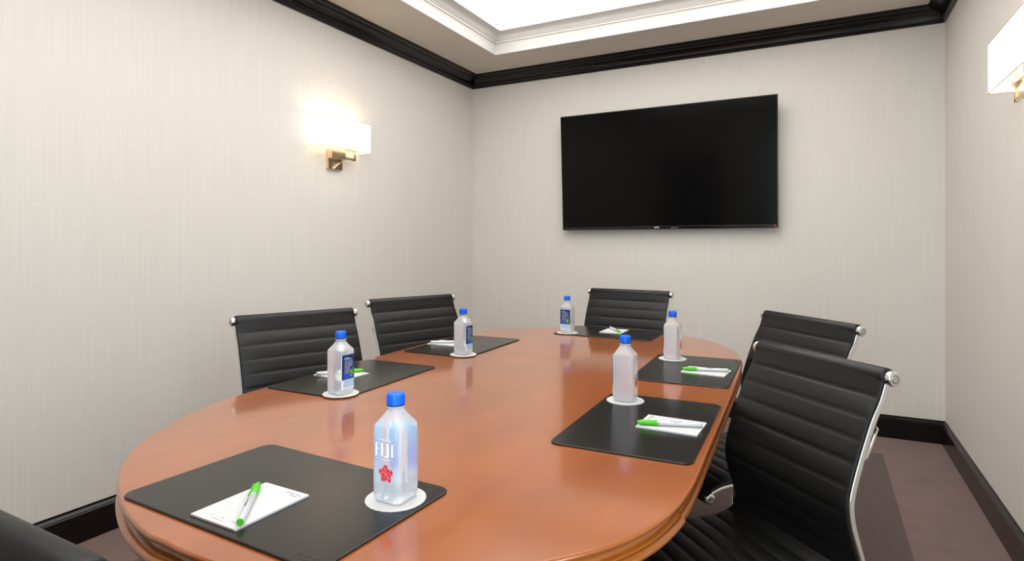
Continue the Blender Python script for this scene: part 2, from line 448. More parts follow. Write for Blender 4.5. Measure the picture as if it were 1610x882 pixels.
# white fascia of the tray and its cornice
fascia = [(-0.012, ZC - 0.001), (0.0, ZC - 0.001), (0.0, Z_PANEL + 0.02), (-0.012, Z_PANEL + 0.02)]
ring_trim(TX0 + 0.0, TX1, TY0, TY1, [(p + 0.001, z) for p, z in fascia], ['tray_fascia'] * 4, M['white_paint'], ceiling)
c0 = 2.664
corn = [(0.001, c0), (0.008, c0), (0.010, c0 + 0.006), (0.010, c0 + 0.014), (0.017, c0 + 0.018), (0.017, c0 + 0.024), (0.022, c0 + 0.026)]
corn += [(0.076 - 0.052 * math.cos(math.radians(a)), c0 + 0.026 + 0.032 * math.sin(math.radians(a))) for a in (12, 30, 48, 66, 80, 90)]
corn += [(0.082, c0 + 0.058), (0.084, c0 + 0.063), (0.084, c0 + 0.075), (0.001, c0 + 0.075)]
ring_trim(TX0, TX1, TY0, TY1, corn, ['trim_5', 'trim_6', 'trim_7', 'trim_8'], M['white_paint'])
# luminous panel
mb = MB(); mb.box(((TX0 + TX1) / 2, (TY0 + TY1) / 2, Z_PANEL + 0.012), (TX1 - TX0 - 0.172, TY1 - TY0 - 0.172, 0.02))
tag(mb.build('ceiling_light', M['panel']), 'bright white luminous panel filling the raised ceiling tray', 'light')
mb = MB(); mb.tube([(-2.03, 3.629, Z_PANEL - 0.004), (-1.948, 3.703, Z_PANEL - 0.004)], 0.0035, 8)
tag(mb.build('ceiling_rod', M['rod']), 'short thin grey rod across the corner of the luminous ceiling panel', 'rod')

# door behind the viewpoint (never in the picture, keeps the room a room)
mb = MB(); mb.box((-1.75, YF + 0.029, 1.02), (0.92, 0.02, 2.04))
d = struct('door_1', mb, M['door'])
mb = MB(); mb.lathe([(0.026, 0.0), (0.026, 0.012), (0.010, 0.014), (0.010, 0.04), (0.024, 0.045), (0.026, 0.06), (0.014, 0.07)], 20, (-1.40, YF + 0.039, 1.0), 'Y')
mb.build('door_handle', M['chrome'], d)

# ------------------------------------------------------------------ conference table
RIM = [(-.201, 1.08), (-.207, 1.25), (-.215, 1.5), (-.228, 1.86), (-.245, 2.22), (-.273, 2.42), (-.332, 2.596), (-.439, 2.758), (-.585, 2.866),
       (-.76, 2.915), (-.96, 2.925), (-1.154, 2.892), (-1.299, 2.815), (-1.405, 2.70), (-1.478, 2.55), (-1.512, 2.365), (-1.518, 2.05),
       (-1.510, 1.747), (-1.493, 1.4), (-1.472, 1.133), (-1.446, 1.019), (-1.395, .903), (-1.314, .772), (-1.192, .660), (-1.0, .560),
       (-.805, .520), (-.62, .535), (-.45, .620), (-.312, .75), (-.249, .847), (-.215, .945)]
rim = [(p.x, p.y) for p in catmull([(x, y, 0) for x, y in RIM], 5, True)]
# smooth the traced rim a little
for _ in range(6):
    n = len(rim)
    rim = [((rim[i - 1][0] + 2 * rim[i][0] + rim[(i + 1) % n][0]) / 4, (rim[i - 1][1] + 2 * rim[i][1] + rim[(i + 1) % n][1]) / 4) for i in range(n)]
def rim_normals():
    n = len(rim); out = []
    for i in range(n):
        tx, ty = rim[(i + 1) % n][0] - rim[i - 1][0], rim[(i + 1) % n][1] - rim[i - 1][1]
        l = math.hypot(tx, ty); out.append((ty / l, -tx / l))
    return out
RN = rim_normals()
rim = [(p[0] + q[0] * 0.005, p[1] + q[1] * 0.005) if p[0] < -0.85 else p for p, q in zip(rim, RN)]
def rim_off(d):
    return [(p[0] + q[0] * d, p[1] + q[1] * d) for p, q in zip(rim, RN)]
table = empty('conference_table', (-0.85, 1.72, 0))
tag(table, 'long oval cherry wood conference table with moulded double edge', 'table')
def local(pts): return [(x + 0.85, y - 1.72) for x, y in pts]
mb = MB()
prof = [(-0.03, TABLE_Z - 0.010), (-0.004, TABLE_Z - 0.010), (-0.0005, TABLE_Z - 0.0075), (0.0, TABLE_Z - 0.0045), (-0.0012, TABLE_Z - 0.0012), (-0.0045, TABLE_Z)]
rows = [[(x, y, z) for x, y in local(rim_off(d_))] for d_, z in prof]
mb.quad_grid(rows, close_u=True, smooth=True)
mb.ngon(rows[-1]); mb.ngon(list(reversed(rows[0])))
mb.build('table_top', M['cherry'], table)
# edge moulding: recessed cove above a rounded lip, in two straight sides and two curved ends
eprof = [(-0.05, TABLE_Z - 0.0105), (-0.021, TABLE_Z - 0.0105), (-0.020, TABLE_Z - 0.019), (-0.0145, TABLE_Z - 0.026), (-0.0085, TABLE_Z - 0.0290), (-0.0080, TABLE_Z - 0.0310),
         (-0.0035, TABLE_Z - 0.0320), (0.0010, TABLE_Z - 0.0345), (0.0022, TABLE_Z - 0.0385), (0.0010, TABLE_Z - 0.0425), (-0.003, TABLE_Z - 0.0455), (-0.05, TABLE_Z - 0.0455)]
n = len(rim)
ys = [p[1] for p in rim]
def seg(cond):
    idx = [i for i in range(n) if cond(rim[i])]
    st = [i for i in idx if (i - 1) % n not in idx][0]
    out = [st]
    while (out[-1] + 1) % n in idx and len(out) < len(idx): out.append((out[-1] + 1) % n)
    return out + [(out[-1] + 1) % n]
segs = [('end_moulding', seg(lambda p: p[1] < 1.02), 0.0), ('side_moulding', seg(lambda p: p[0] > -0.85 and 1.02 <= p[1] < 2.40), 0.003),
        ('end_moulding', seg(lambda p: p[1] >= 2.40), 0.0), ('side_moulding', seg(lambda p: p[0] <= -0.85 and 1.02 <= p[1] < 2.40), 0.003)]
for nm, ids, rec in segs:
    mb = MB()
    rows = []
    for d_, z in eprof:
        dd = d_ - rec
        rows.append([(rim[i][0] + RN[i][0] * dd + 0.85, rim[i][1] + RN[i][1] * dd - 1.72, z) for i in ids])
    rows_t = [[rows[r][c] for r in range(len(rows))] for c in range(len(ids))]
    mb.quad_grid(rows_t, close_u=True, smooth=False)
    mb.ngon(list(reversed(rows_t[0]))); mb.ngon(rows_t[-1])
    mb.build(nm, M['cherry_edge'], table)
mb = MB(); mb.prism(local(rim_off(-0.045)), TABLE_Z - 0.045, TABLE_Z - 0.0108); mb.build('core', M['cherry_edge'], table)
for yy in (-0.58, 0.58):
    mb = MB(); mb.box((0, yy, 0.37), (0.34, 0.07, 0.66), bevel=0.008); mb.build('pedestal', M['door'], table)
    mb = MB(); mb.box((0, yy, 0.025), (0.44, 0.14, 0.05), bevel=0.01); mb.build('plinth', M['door'], table)
mb = MB(); mb.box((0, 0, 0.36), (0.04, 1.09, 0.30)); mb.build('stretcher_panel', M['door'], table)

# ------------------------------------------------------------------ chairs
PROFILE = [(0.0, .885), (.016, .84), (.043, .79), (.077, .707), (.1, .634), (.0985, .585), (.082, .529), (.070, .490), (.072, .462), (.092, .440), (.13, .428),
           (.19, .424), (.27, .427), (.36, .432), (.45, .434), (.51, .429), (.548, .416)]
def chair_path():
    p = catmull([(0, f, z) for f, z in PROFILE], 14)
    # resample by arc length
    L = [0.0]
    for i in range(1, len(p)): L.append(L[-1] + (p[i] - p[i - 1]).length)
    return p, L
PATH, PLEN = chair_path()
def path_at(s):
    s = max(0.0, min(PLEN[-1], s))
    for i in range(1, len(PLEN)):
        if PLEN[i] >= s:
            k = (s - PLEN[i - 1]) / max(1e-9, PLEN[i] - PLEN[i - 1])
            p = PATH[i - 1].lerp(PATH[i], k); t = (PATH[i] - PATH[i - 1]).normalized()
            return p, t
    return PATH[-1], (PATH[-1] - PATH[-2]).normalized()
PITCH = 0.0495
S_J = PITCH * 9            # seam where back turns into seat
def sling(s0, s1, hw, off):
    mb = MB(); per = 10
    ns = max(2, int(round((s1 - s0) / PITCH * per)))
    xs = [-1, -0.985, -0.96, -0.9, -0.6, -0.2, 0.2, 0.6, 0.9, 0.96, 0.985, 1]
    top, bot = [], []
    for i in range(ns + 1):
        s = s0 + (s1 - s0) * i / ns
        p, t = path_at(s)
        nrm = Vector((0, -t.z, t.y))       # towards the sitter
        ph = ((s - 0.0) / PITCH) % 1.0
        bump = 1.0 if s < PITCH * 0.5 else math.sin(PI * ph) ** 0.38
        ra, rb = [], []
        for x in xs:
            e = (1 - abs(x) ** 14)
            th = 0.0032 + (0.0042 * bump + 0.0012) * e
            q = p + nrm * 0.0115 + Vector((x * hw, -0.30, off))
            ra.append(q + nrm * th); rb.append(q - nrm * th)
        top.append(ra); bot.append(rb)
    rows = [a + list(reversed(b)) for a, b in zip(top, bot)]
    mb.quad_grid(rows, close_u=True, smooth=True)
    mb.ngon(list(reversed(rows[0]))); mb.ngon(rows[-1])
    return mb
def make_chair(center, z_top, heading, W, label):
    # center: middle of the top roll, heading: unit vector the sitter faces
    hx, hy = heading
    l = math.hypot(hx, hy); hx /= l; hy /= l
    root = empty('office_chair', (center[0] + hx * 0.30, center[1] + hy * 0.30, 0), math.atan2(hy, hx) - PI / 2)
    tag(root, label, 'chair', 'ribbed black chairs round the table')
    dz = z_top - 0.885
    hw = W / 2 - 0.013
    sling(0.0, S_J, hw + 0.001, dz).build('backrest', M['leather'], root)
    sling(S_J, PLEN[-1], hw + 0.001, dz).build('seat', M['leather'], root)
    # rolls at the head of the back and the front of the seat
    for nm, (f, z, r) in (('top_roll', (0.0, .885, 0.0205)), ('front_roll', (.562, .408, 0.0185))):
        mb = MB()
        rr = [(r - 0.008, -hw - 0.002), (r - 0.002, -hw - 0.0005), (r, -hw + 0.005), (r, hw - 0.005), (r - 0.002, hw + 0.0005), (r - 0.008, hw + 0.002)]
        mb.lathe(rr, 24, (0, f - 0.30, z + dz), 'X')
        mb.build(nm, M['leather'], root)
        for sgn in (-1, 1):
            mb = MB(); x0 = sgn * (hw - 0.002)
            mb.lathe([(0.0150, x0), (0.0165, x0 + sgn * 0.001), (0.0165, x0 + sgn * 0.014), (0.0150, x0 + sgn * 0.017), (0.0105, x0 + sgn * 0.0175)], 24, (0, f - 0.30, z + dz), 'X')
            c = mb.build('end_cap', M['chrome'], root)
            mb = MB(); x1 = x0 + sgn * 0.0165
            mb.lathe([(0.0100, x1), (0.0100, x1 + sgn * 0.0018), (0.0060, x1 + sgn * 0.0019), (0.0055, x1 + sgn * 0.0005), (0.0022, x1 + sgn * 0.0005), (0.0020, x1 + sgn * 0.0016)], 18, (0, f - 0.30, z + dz), 'X')
            mb.build('cap_screw', M['cap_face'], c)
    # flat side rails that follow the sling
    for sgn in (-1, 1):
        mb = MB(); rows = []
        N = 90
        for i in range(N + 1):
            p, t = path_at(PLEN[-1] * i / N)
            nrm = Vector((0, -t.z, t.y)); c = p + Vector((sgn * (hw - 0.004), -0.30, dz))
            hd, hx_ = 0.0075, 0.0060
            rows.append([c + nrm * a * hd + Vector((b * hx_, 0, 0)) for a, b in ((-1, -.7), (-.7, -1), (.7, -1), (1, -.7), (1, .7), (.7, 1), (-.7, 1), (-1, .7))])
        mb.quad_grid(rows, close_u=True, smooth=True); mb.ngon(list(reversed(rows[0]))); mb.ngon(rows[-1])
        mb.build('side_rail', M['chrome'], root)
    # back stretcher with its loop-shaped brackets, seat stretcher
    mb = MB()
    for sgn in (-1, 1):
        x = sgn * (hw - 0.006)
        mb.tube([(x, .040 - 0.30 - 0.008, .782 + dz), (x, .040 - 0.30 - 0.0135, .776 + dz), (x, .057 - 0.30 - 0.0150, .745 + dz), (x, .069 - 0.30 - 0.0130, .718 + dz), (x, .075 - 0.30 - 0.004, .710 + dz)], 0.0040, 8)
    mb.tube(catmull([(-hw + .007, .057 - .30 - .014, .745 + dz), (-hw * .6, .057 - .30 - .030, .742 + dz), (0, .057 - .30 - .038, .740 + dz), (hw * .6, .057 - .30 - .030, .742 + dz), (hw - .007, .057 - .30 - .014, .745 + dz)], 5), 0.0038, 10)
    mb.build('back_stretcher', M['chrome'], root)
    mb = MB(); mb.tube(catmull([(-hw, .02, .418 + dz), (-hw * .55, .0, .395 + dz), (0, 0, .385 + dz), (hw * .55, .0, .395 + dz), (hw, .02, .418 + dz)], 6), 0.012, 12)
    mb.build('seat_stretcher', M['chrome'], root)
    mb = MB(); mb.box((0, 0.0, .372 + dz), (0.12, 0.20, 0.035), bevel=0.008); mb.build('tilt_mechanism', M['plastic_black'], root)
    mb = MB(); mb.lathe([(0.014, .36 + dz), (0.014, .25), (0.025, .25), (0.025, .075)], 20); mb.build('gas_lift', M['chrome'], root)
    mb = MB(); mb.lathe([(0.03, .065), (0.042, .07), (0.042, .105), (0.032, .115)], 24); mb.build('base_hub', M['chrome'], root)
    for k in range(5):
        a = 2 * PI * k / 5 + PI / 2
        R_ = Matrix.Rotation(a, 3, 'Z')
        mb = MB(); rows = []
        for i in range(7):
            t = i / 6; x = 0.03 + 0.245 * t; hh = 0.015 - 0.007 * t; ww = 0.019 - 0.006 * t; zc = 0.092 - 0.018 * t
            rows.append([R_ @ Vector((x, y * ww, zc + z * hh)) for y, z in ((-1, -1), (1, -1), (1, .4), (.6, 1), (-.6, 1), (-1, .4))])
        mb.quad_grid(rows, close_u=True, smooth=False); mb.ngon(list(reversed(rows[0]))); mb.ngon(rows[-1])
        arm = mb.build('base_arm', M['chrome'], root)
        mb = MB()
        for sy in (-0.014, 0.014):
            for_c = R_ @ Vector((0.262, sy, 0.027))
            tmp = MB(); tmp.lathe([(0.020, -0.009), (0.026, -0.006), (0.026, 0.006), (0.020, 0.009)], 18, (0, 0, 0), 'Y')
            b0 = len(mb.v)
            mb.v += [tuple(R_ @ Vector(p) + for_c) for p in tmp.v]
            mb.f += [tuple(b0 + i for i in f) for f in tmp.f]; mb.sm += tmp.sm
        c = R_ @ Vector((0.258, 0, 0.055)); mb.lathe([(0.008, -0.02), (0.008, 0.022)], 10, tuple(c))
        mb.build('caster', M['plastic_black'], arm)
    return root
def mid(a, b): return ((a[0] + b[0]) / 2, (a[1] + b[1]) / 2)
make_chair((-1.768, 1.620), .905, (.919, -.394), 0.470, 'ribbed black chair below the left wall sconce, nearer of the two there')
make_chair((-1.704, 2.250), .916, (.935, -.353), 0.472, 'ribbed black chair standing nearest the far left room corner')
make_chair((-0.930, 3.165), .914, (-.087, -.996), 0.476, 'ribbed black chair at the far table end under the television')
make_chair((-0.042, 2.385), .900, (-.727, -.686), 0.466, 'ribbed black chair partly hidden behind the big right foreground chair')
make_chair((-0.010, 1.650), .892, (-.711, -.703), 0.423, 'big ribbed black chair in the right foreground with full chrome rail showing')
make_chair((-0.782, 0.290), .886, (0.02, 1.0), 0.466, 'black chair cut off at the lower left corner, only its top roll showing')

# ------------------------------------------------------------------ television
tv = empty('television', (-1.003, YB - 0.004, 1.29))
tag(tv, 'large flat black television tilted forward on the back wall', 'television')
TW, TH = 1.513, 0.862
tilt = math.atan2(0.05, TH)
Rt = Matrix.Rotation(tilt, 3, 'X')
def tv_part(name, c, d, mat, bevel=0.0, parent=tv):
    mb = MB(); mb.box(c, d, bevel=bevel)
    off = Vector((0, -0.056, 0))
    mb.v = [tuple(Rt @ Vector(p) + off) for p in mb.v]
    return mb.build(name, mat, parent)
tv_part('housing', (0, 0.012, TH / 2), (TW - 0.01, 0.022, TH - 0.01), M['plastic_black'], 0.004)
bz = 0.008
fr = MB()
for c, dd in (((-TW / 2 + bz / 2, -0.004, TH / 2), (bz, 0.014, TH)), ((TW / 2 - bz / 2, -0.004, TH / 2), (bz, 0.014, TH)),
              ((0, -0.004, TH - bz / 2), (TW - 2 * bz, 0.014, bz)), ((0, -0.004, 0.011), (TW - 2 * bz, 0.014, 0.022))):
    fr.box(c, dd, bevel=0.0015)
fr.v = [tuple(Rt @ Vector(p) + Vector((0, -0.056, 0))) for p in fr.v]
fr.build('bezel', M['bezel'], tv)
tv_part('screen', (0, -0.0045, TH / 2 + 0.007), (TW - 2 * bz, 0.008, TH - bz - 0.022), M['screen'])
tv_part('brand_badge', (-0.035, -0.0115, 0.012), (0.036, 0.001, 0.010), M['badge'])
tv_part('power_light', (TW / 2 - 0.018, -0.0115, 0.012), (0.012, 0.001, 0.005), M['red_dot'])
tv_part('bezel_strip', (0.09, -0.0115, 0.009), (0.05, 0.001, 0.003), M['badge'])  # thin pale strip on the lower bezel
mb = MB(); mb.box((0, -0.012, 0.43), (0.5, 0.016, 0.40)); mb.box((-0.2, -0.035, 0.43), (0.03, 0.05, 0.42)); mb.box((0.2, -0.035, 0.43), (0.03, 0.05, 0.42))
mb.build('wall_mount', M['plastic_black'], tv)

# ------------------------------------------------------------------ wall sconces
def make_sconce(loc, rz, label, hand=1):
    # local: wall is the plane y = 0, the lamp stands out along +Y, x runs along the wall
    root = empty('wall_sconce', loc, rz)
    tag(root, label, 'lamp', 'wall sconces')
    w_, dep, h_ = 0.425, 0.106, 0.178
    z0 = 0.0
    # shade: front and two ends, open above, below and towards the wall
    t = 0.003
    mb = MB()
    out = [(-w_ / 2, 0.008), (-w_ / 2, dep), (w_ / 2, dep), (w_ / 2, 0.008)]
    inn = [(-w_ / 2 + t, 0.008), (-w_ / 2 + t, dep - t), (w_ / 2 - t, dep - t), (w_ / 2 - t, 0.008)]
    ring = out + list(reversed(inn))
    mb.prism(ring, z0, z0 + h_, smooth_side=False)
    sh = mb.build('shade', M['shade'], root)
    # thin rims
    for zz in (z0 - 0.001, z0 + h_ + 0.001):
        mb = MB(); mb.tube([(-w_ / 2, 0.008, zz), (-w_ / 2, dep, zz), (w_ / 2, dep, zz), (w_ / 2, 0.008, zz)], 0.0018, 6)
        mb.build('shade_rim', M['brass'], sh)
    # back plate below, mounting block, looped arm
    mb = MB(); mb.box((0.0, 0.009, -0.062), (0.118, 0.018, 0.118), bevel=0.002); mb.build('back_plate', M['brass'], root)
    mb = MB(); mb.box((0.0, 0.032, -0.030), (0.116, 0.028, 0.056), bevel=0.002); mb.build('mount_block', M['brass'], root)
    mb = MB(); mb.tube([(0.02, 0.020, -0.118), (0.0, 0.026, -0.095), (-0.03, 0.024, -0.075), (-0.045, 0.018, -0.062)], 0.007, 10)
    mb.build('scroll', M['brass'], root)
    mb = MB(); b = 0.011
    mb.box((hand * 0.10, 0.040, -0.047), (0.092, b, b)); mb.box((hand * 0.1405, 0.040, -0.020), (b, b, 0.065)); mb.box((hand * 0.10, 0.040, 0.007), (0.092, b, b))
    mb.build('arm', M['brass'], root)
    for sx in (-0.11, 0.11):
        mb = MB(); mb.lathe([(0.004, 0.055), (0.013, 0.068), (0.017, 0.085), (0.013, 0.102), (0.004, 0.112)], 14, (sx, 0.052, 0)); mb.build('bulb', M['bulb'], root)
        mb = MB(); mb.lathe([(0.012, 0.01), (0.012, 0.055)], 14, (sx, 0.052, 0)); mb.build('socket', M['brass'], root)
        ld = bpy.data.lights.new('bulb_light', 'POINT'); ld.energy = SCONCE_WATTS / 2; ld.color = (1.0, 0.80, 0.55); ld.shadow_soft_size = 0.02
        lo = bpy.data.objects.new('bulb_light', ld); COL.objects.link(lo); lo.parent = root; lo.location = (sx, 0.055, 0.130)
    mb = MB(); mb.box((0, 0.052, 0.008), (0.30, 0.008, 0.006)); mb.build('cross_bar', M['brass'], root)
    return root
make_sconce((XL, 2.673, 1.752), -PI / 2, 'glowing white rectangular wall sconce with brass bracket on the left wall', -1)
make_sconce((XR, 2.533, 1.735), PI / 2, 'glowing white wall sconce cut off at the right edge of the picture')

# ------------------------------------------------------------------ desk pads
def round_rect(w, h, r, n=6):
    out = []
    for cx, cy, a0 in ((w / 2 - r, h / 2 - r, 0), (-w / 2 + r, h / 2 - r, 90), (-w / 2 + r, -h / 2 + r, 180), (w / 2 - r, -h / 2 + r, 270)):
        for i in range(n + 1):
            a = math.radians(a0 + 90 * i / n); out.append((cx + r * math.cos(a), cy + r * math.sin(a)))
    return out
PAD_T = 0.004
PAD_Z = TABLE_Z + PAD_T
def make_pad(c, rz, label):
    root = empty('desk_pad', (c[0], c[1], TABLE_Z), rz)
    tag(root, label, 'desk pad', 'black desk pads on the table')
    o = round_rect(0.478, 0.302, 0.022)
    i_ = round_rect(0.475, 0.299, 0.021)
    mb = MB()
    rows = [[(x, y, 0.0002) for x, y in o], [(x, y, PAD_T - 0.001) for x, y in o], [(x, y, PAD_T) for x, y in i_]]
    mb.quad_grid(rows, close_u=True, smooth=False); mb.ngon(list(reversed(rows[0]))); mb.ngon(rows[2])
    mb.build('leather_pad', M['pad'], root)
    # small stamped mark by the sitter's edge
    mb = MB()
    def ringseg(cx, cy, r, a0, a1):
        pts = [(cx + r * math.cos(math.radians(a0 + (a1 - a0) * k / 8)), cy + r * math.sin(math.radians(a0 + (a1 - a0) * k / 8)), PAD_T + 0.0001) for k in range(9)]
        mb.tube(pts, 0.0004, 5)
    mb.tube([(0.180, -0.140, PAD_T + 0.0001), (0.186, -0.128, PAD_T + 0.0001), (0.192, -0.140, PAD_T + 0.0001)], 0.0004, 5)
    ringseg(0.203, -0.134, 0.006, 40, 320); ringseg(0.219, -0.134, 0.006, 40, 320)
    mb.build('stamped_mark', M['pad_stamp'], root)
    return root
HP = PI / 2
make_pad((-0.816, 0.726), math.radians(-2.2), 'black leather desk pad nearest the viewer with the logo bottle on it')
make_pad((-1.334, 1.472), -HP + math.radians(1.5), 'black leather desk pad in front of the chair beside the sconce wall')
make_pad((-1.345, 2.145), -HP + math.radians(1.5), 'black leather desk pad in front of the chair by the far left corner')
make_pad((-0.905, 2.765), PI + math.radians(-1), 'black leather desk pad at the far end under the television')
make_pad((-0.402, 2.090), HP + math.radians(2), 'black leather desk pad farther along the right table side')
make_pad((-0.378, 1.412), HP + math.radians(1.5), 'black leather desk pad nearer along the right table side')

# ------------------------------------------------------------------ coasters and bottles
CO_T = 0.0016
def make_coaster(c, label, mesh_of=None):
    if mesh_of: o = mesh_of.copy(); COL.objects.link(o)
    else:
        mb = MB(); N = 96
        o1 = [((0.0505 + 0.0003 * math.cos(24 * 2 * PI * k / N)) * math.cos(2 * PI * k / N), (0.0505 + 0.0003 * math.cos(24 * 2 * PI * k / N)) * math.sin(2 * PI * k / N)) for k in range(N)]
        o2 = [(x * 0.985, y * 0.985) for x, y in o1]
        o3 = [(x * 0.90, y * 0.90) for x, y in o1]
        o4 = [(x * 0.86, y * 0.86) for x, y in o1]
        rows = [[(x, y, 0.0001) for x, y in o1], [(x, y, CO_T * 0.7) for x, y in o1], [(x, y, CO_T) for x, y in o2], [(x, y, CO_T) for x, y in o3], [(x, y, CO_T * 0.8) for x, y in o4]]
        mb.quad_grid(rows, close_u=True, smooth=False); mb.ngon(list(reversed(rows[0]))); mb.ngon(rows[-1])
        o = mb.build('coaster', M['coaster'])
    o.location = (c[0], c[1], PAD_Z)
    return tag(o, label, 'coaster', 'white paper coasters under the bottles')

SB = 0.058
def bottle_section(half, ch, blend, rad, n=8):
    # square with rounded chamfered corners blended towards a circle of radius rad
    pts = []
    for q in range(4):
        a0 = q * 90
        fl = []
        # flat side along +x direction of this quadrant then corner arc
        for k in range(5): fl.append((half, -(half - ch) + 2 * (half - ch) * k / 4))
        cc = half - ch
        for k in range(1, n):
            a = math.radians(90 * k / n); fl.append((cc + ch * math.cos(a), cc + ch * math.sin(a)))
        ca, sa = math.cos(math.radians(a0)), math.sin(math.radians(a0))
        for x, y in fl:
            X, Y = x * ca - y * sa, x * sa + y * ca
            l = math.hypot(X, Y)
            pts.append((X * (1 - blend) + X / l * rad * blend, Y * (1 - blend) + Y / l * rad * blend))
    return pts
def make_bottle():
    root = empty('water_bottle')
    h = SB / 2
    mb = MB()
    spec = [(0.0003, 0.80, 0.1), (0.0012, 0.88, 0.0), (0.005, 0.955, 0.0), (0.011, 0.995, 0.0), (0.018, 1.0, 0.0), (0.05, 1.0, 0.0), (0.085, 1.0, 0.0), (0.117, 1.0, 0.0), (0.1235, 0.985, 0.02), (0.127, 0.95, 0.06)]
    rows = []
    for z, k, b_ in spec:
        rows.append([(x, y, z) for x, y in bottle_section(h * k, 0.011 * k, b_, h * k)])
    for t in (0.2, 0.4, 0.6, 0.8, 0.93, 1.0):
        half = h * 0.95 * (1 - t) + 0.0130 * t
        z = 0.127 + 0.0235 * (t ** 1.05)
        rows.append([(x, y, z) for x, y in bottle_section(half, 0.011 * (1 - t) + 0.0125 * t * 0.8, 0.06 + 0.94 * t, half)])
    for z, r in ((0.1525, 0.0125), (0.1530, 0.0158), (0.1545, 0.0158), (0.1550, 0.0125), (0.160, 0.0125)):
        rows.append([(x, y, z) for x, y in bottle_section(0.013, 0.0105, 1.0, r)])
    mb.quad_grid(rows, close_u=True, smooth=True); mb.ngon(list(reversed(rows[0]))); mb.ngon(rows[-1])
    mb.build('bottle_body', M['bottle'], root)
    # cap
    mb = MB(); N = 72; rows = []
    for z, r, rib in ((0.1585, 0.0149, 1), (0.170, 0.0149, 1), (0.1735, 0.0147, 0.5), (0.1757, 0.0138, 0), (0.1762, 0.0118, 0), (0.1758, 0.0105, 0)):
        rows.append([((r + 0.0003 * rib * math.cos(36 * 2 * PI * k / N)) * math.cos(2 * PI * k / N), (r + 0.0003 * rib * math.cos(36 * 2 * PI * k / N)) * math.sin(2 * PI * k / N), z) for k in range(N)])
    mb.quad_grid(rows, close_u=True, smooth=True); mb.ngon(list(reversed(rows[0]))); mb.ngon(rows[-1])
    cap = mb.build('cap', M['cap_blue'], root)
    mb = MB(); mb.lathe([(0.0148, 0.1558), (0.0150, 0.1562), (0.0150, 0.1580), (0.0145, 0.1583)], 36); mb.build('tamper_band', M['cap_band'], cap)
    # back label on +Y
    yl = h + 0.0001
    fl_, cr_ = h - 0.011, 0.011
    def wrap_pt(u, off):
        sg = 1 if u >= 0 else -1; a_ = abs(u)
        if a_ <= fl_: return (u, h + off)
        t_ = (a_ - fl_) / cr_
        return (sg * (fl_ + (cr_ + off) * math.sin(t_)), fl_ + (cr_ + off) * math.cos(t_))
    def plate(name, x0, x1, z0, z1, dy, mat, parent):
        us = [x0 + (x1 - x0) * k / 16 for k in range(17)]
        inn = [wrap_pt(u, dy) for u in us]; out_ = [wrap_pt(u, dy + 0.00022) for u in us]
        m_ = MB(); m_.prism(inn + list(reversed(out_)), z0, z1, smooth_side=False); return m_.build(name, mat, parent)
    lab = plate('back_label', -0.0262, 0.0262, 0.016, 0.1135, 0.0001, M['label_white'], root)
    m_ = MB(); m_.box((0, h - 0.0004, 0.0715), (0.040, 0.0002, 0.082)); m_.build('inner_print', M['label_inner'], lab)
    plate('navy_field', -0.0258, 0.0245, 0.043, 0.1130, 0.00035, M['label_navy'], lab)
    plate('blue_field', -0.0225, 0.0190, 0.0455, 0.0575, 0.0006, M['label_blue'], lab)
    mb = MB()   # title strokes and lines of fine print (x mirrored: the label is read from +Y)
    rnd = random.Random(3)
    for zz, x0, x1 in ((0.1035, 0.016, 0.000), (0.0995, 0.016, -0.012)):
        x = x0
        while x > x1:
            l = rnd.uniform(0.002, 0.004); mb.box((x - l / 2, yl + 0.0007, zz), (l, 0.00025, 0.0022)); x -= l + 0.0007
    mb.build('title_print', M['label_title'], lab)
    mb = MB(); zz = 0.0945
    while zz > 0.060:
        x = 0.016; xe = -0.015 if zz > 0.078 else -0.004
        while x > xe:
            l = rnd.uniform(0.0015, 0.0045); mb.box((x - l / 2, yl + 0.0007, zz), (l, 0.00025, 0.0009)); x -= l + 0.0007
        zz -= 0.0023
    mb.build('fine_print', M['label_text'], lab)
    mb = MB()
    for k in range(6):
        cx, cz = -0.011 - 0.006 * rnd.random(), 0.052 + 0.022 * k / 6
        pts = [(cx + (0.005 + 0.002 * rnd.random()) * math.cos(a * PI / 5), yl + 0.0010, cz + (0.004 + 0.002 * rnd.random()) * math.sin(a * PI / 5)) for a in range(10)]
        mb.ngon(pts)
    mb.build('leaf_print', M['label_green'], lab)
    mb = MB()
    for cx, cz, r in ((-0.012, 0.062, 0.0028), (-0.0085, 0.0535, 0.0025), (-0.0155, 0.057, 0.002)):
        mb.ngon([(cx + r * math.cos(a * PI / 4), yl + 0.0012, cz + r * math.sin(a * PI / 4)) for a in range(8)])
    mb.build('yellow_print', M['label_yellow'], lab)
    plate('facts_panel', -0.0235, 0.0195, 0.0215, 0.0415, 0.00035, M['label_facts'], lab)
    # front print on -Y
    yf = -h - 0.0003
    mb = MB()
    def stroke(x0, x1, z0, z1): mb.box(((x0 + x1) / 2, yf, (z0 + z1) / 2), (x1 - x0, 0.0002, z1 - z0))
    zb_, zt_ = 0.0765, 0.1015
    # F I J I, tall condensed serif capitals
    stroke(-0.0188, -0.0150, zb_, zt_); stroke(-0.0195, -0.0095, zt_ - 0.0013, zt_); stroke(-0.0102, -0.0094, zt_ - 0.005, zt_)
    stroke(-0.0155, -0.0118, 0.0893, 0.0903); stroke(-0.0124, -0.0117, 0.0875, 0.0922); stroke(-0.0197, -0.0143, zb_, zb_ + 0.0011)
    stroke(-0.0067, -0.0029, zb_, zt_); stroke(-0.0077, -0.0019, zt_ - 0.0011, zt_); stroke(-0.0077, -0.0019, zb_, zb_ + 0.0011)
    stroke(0.0048, 0.0086, zb_ + 0.003, zt_); stroke(0.0037, 0.0096, zt_ - 0.0011, zt_)
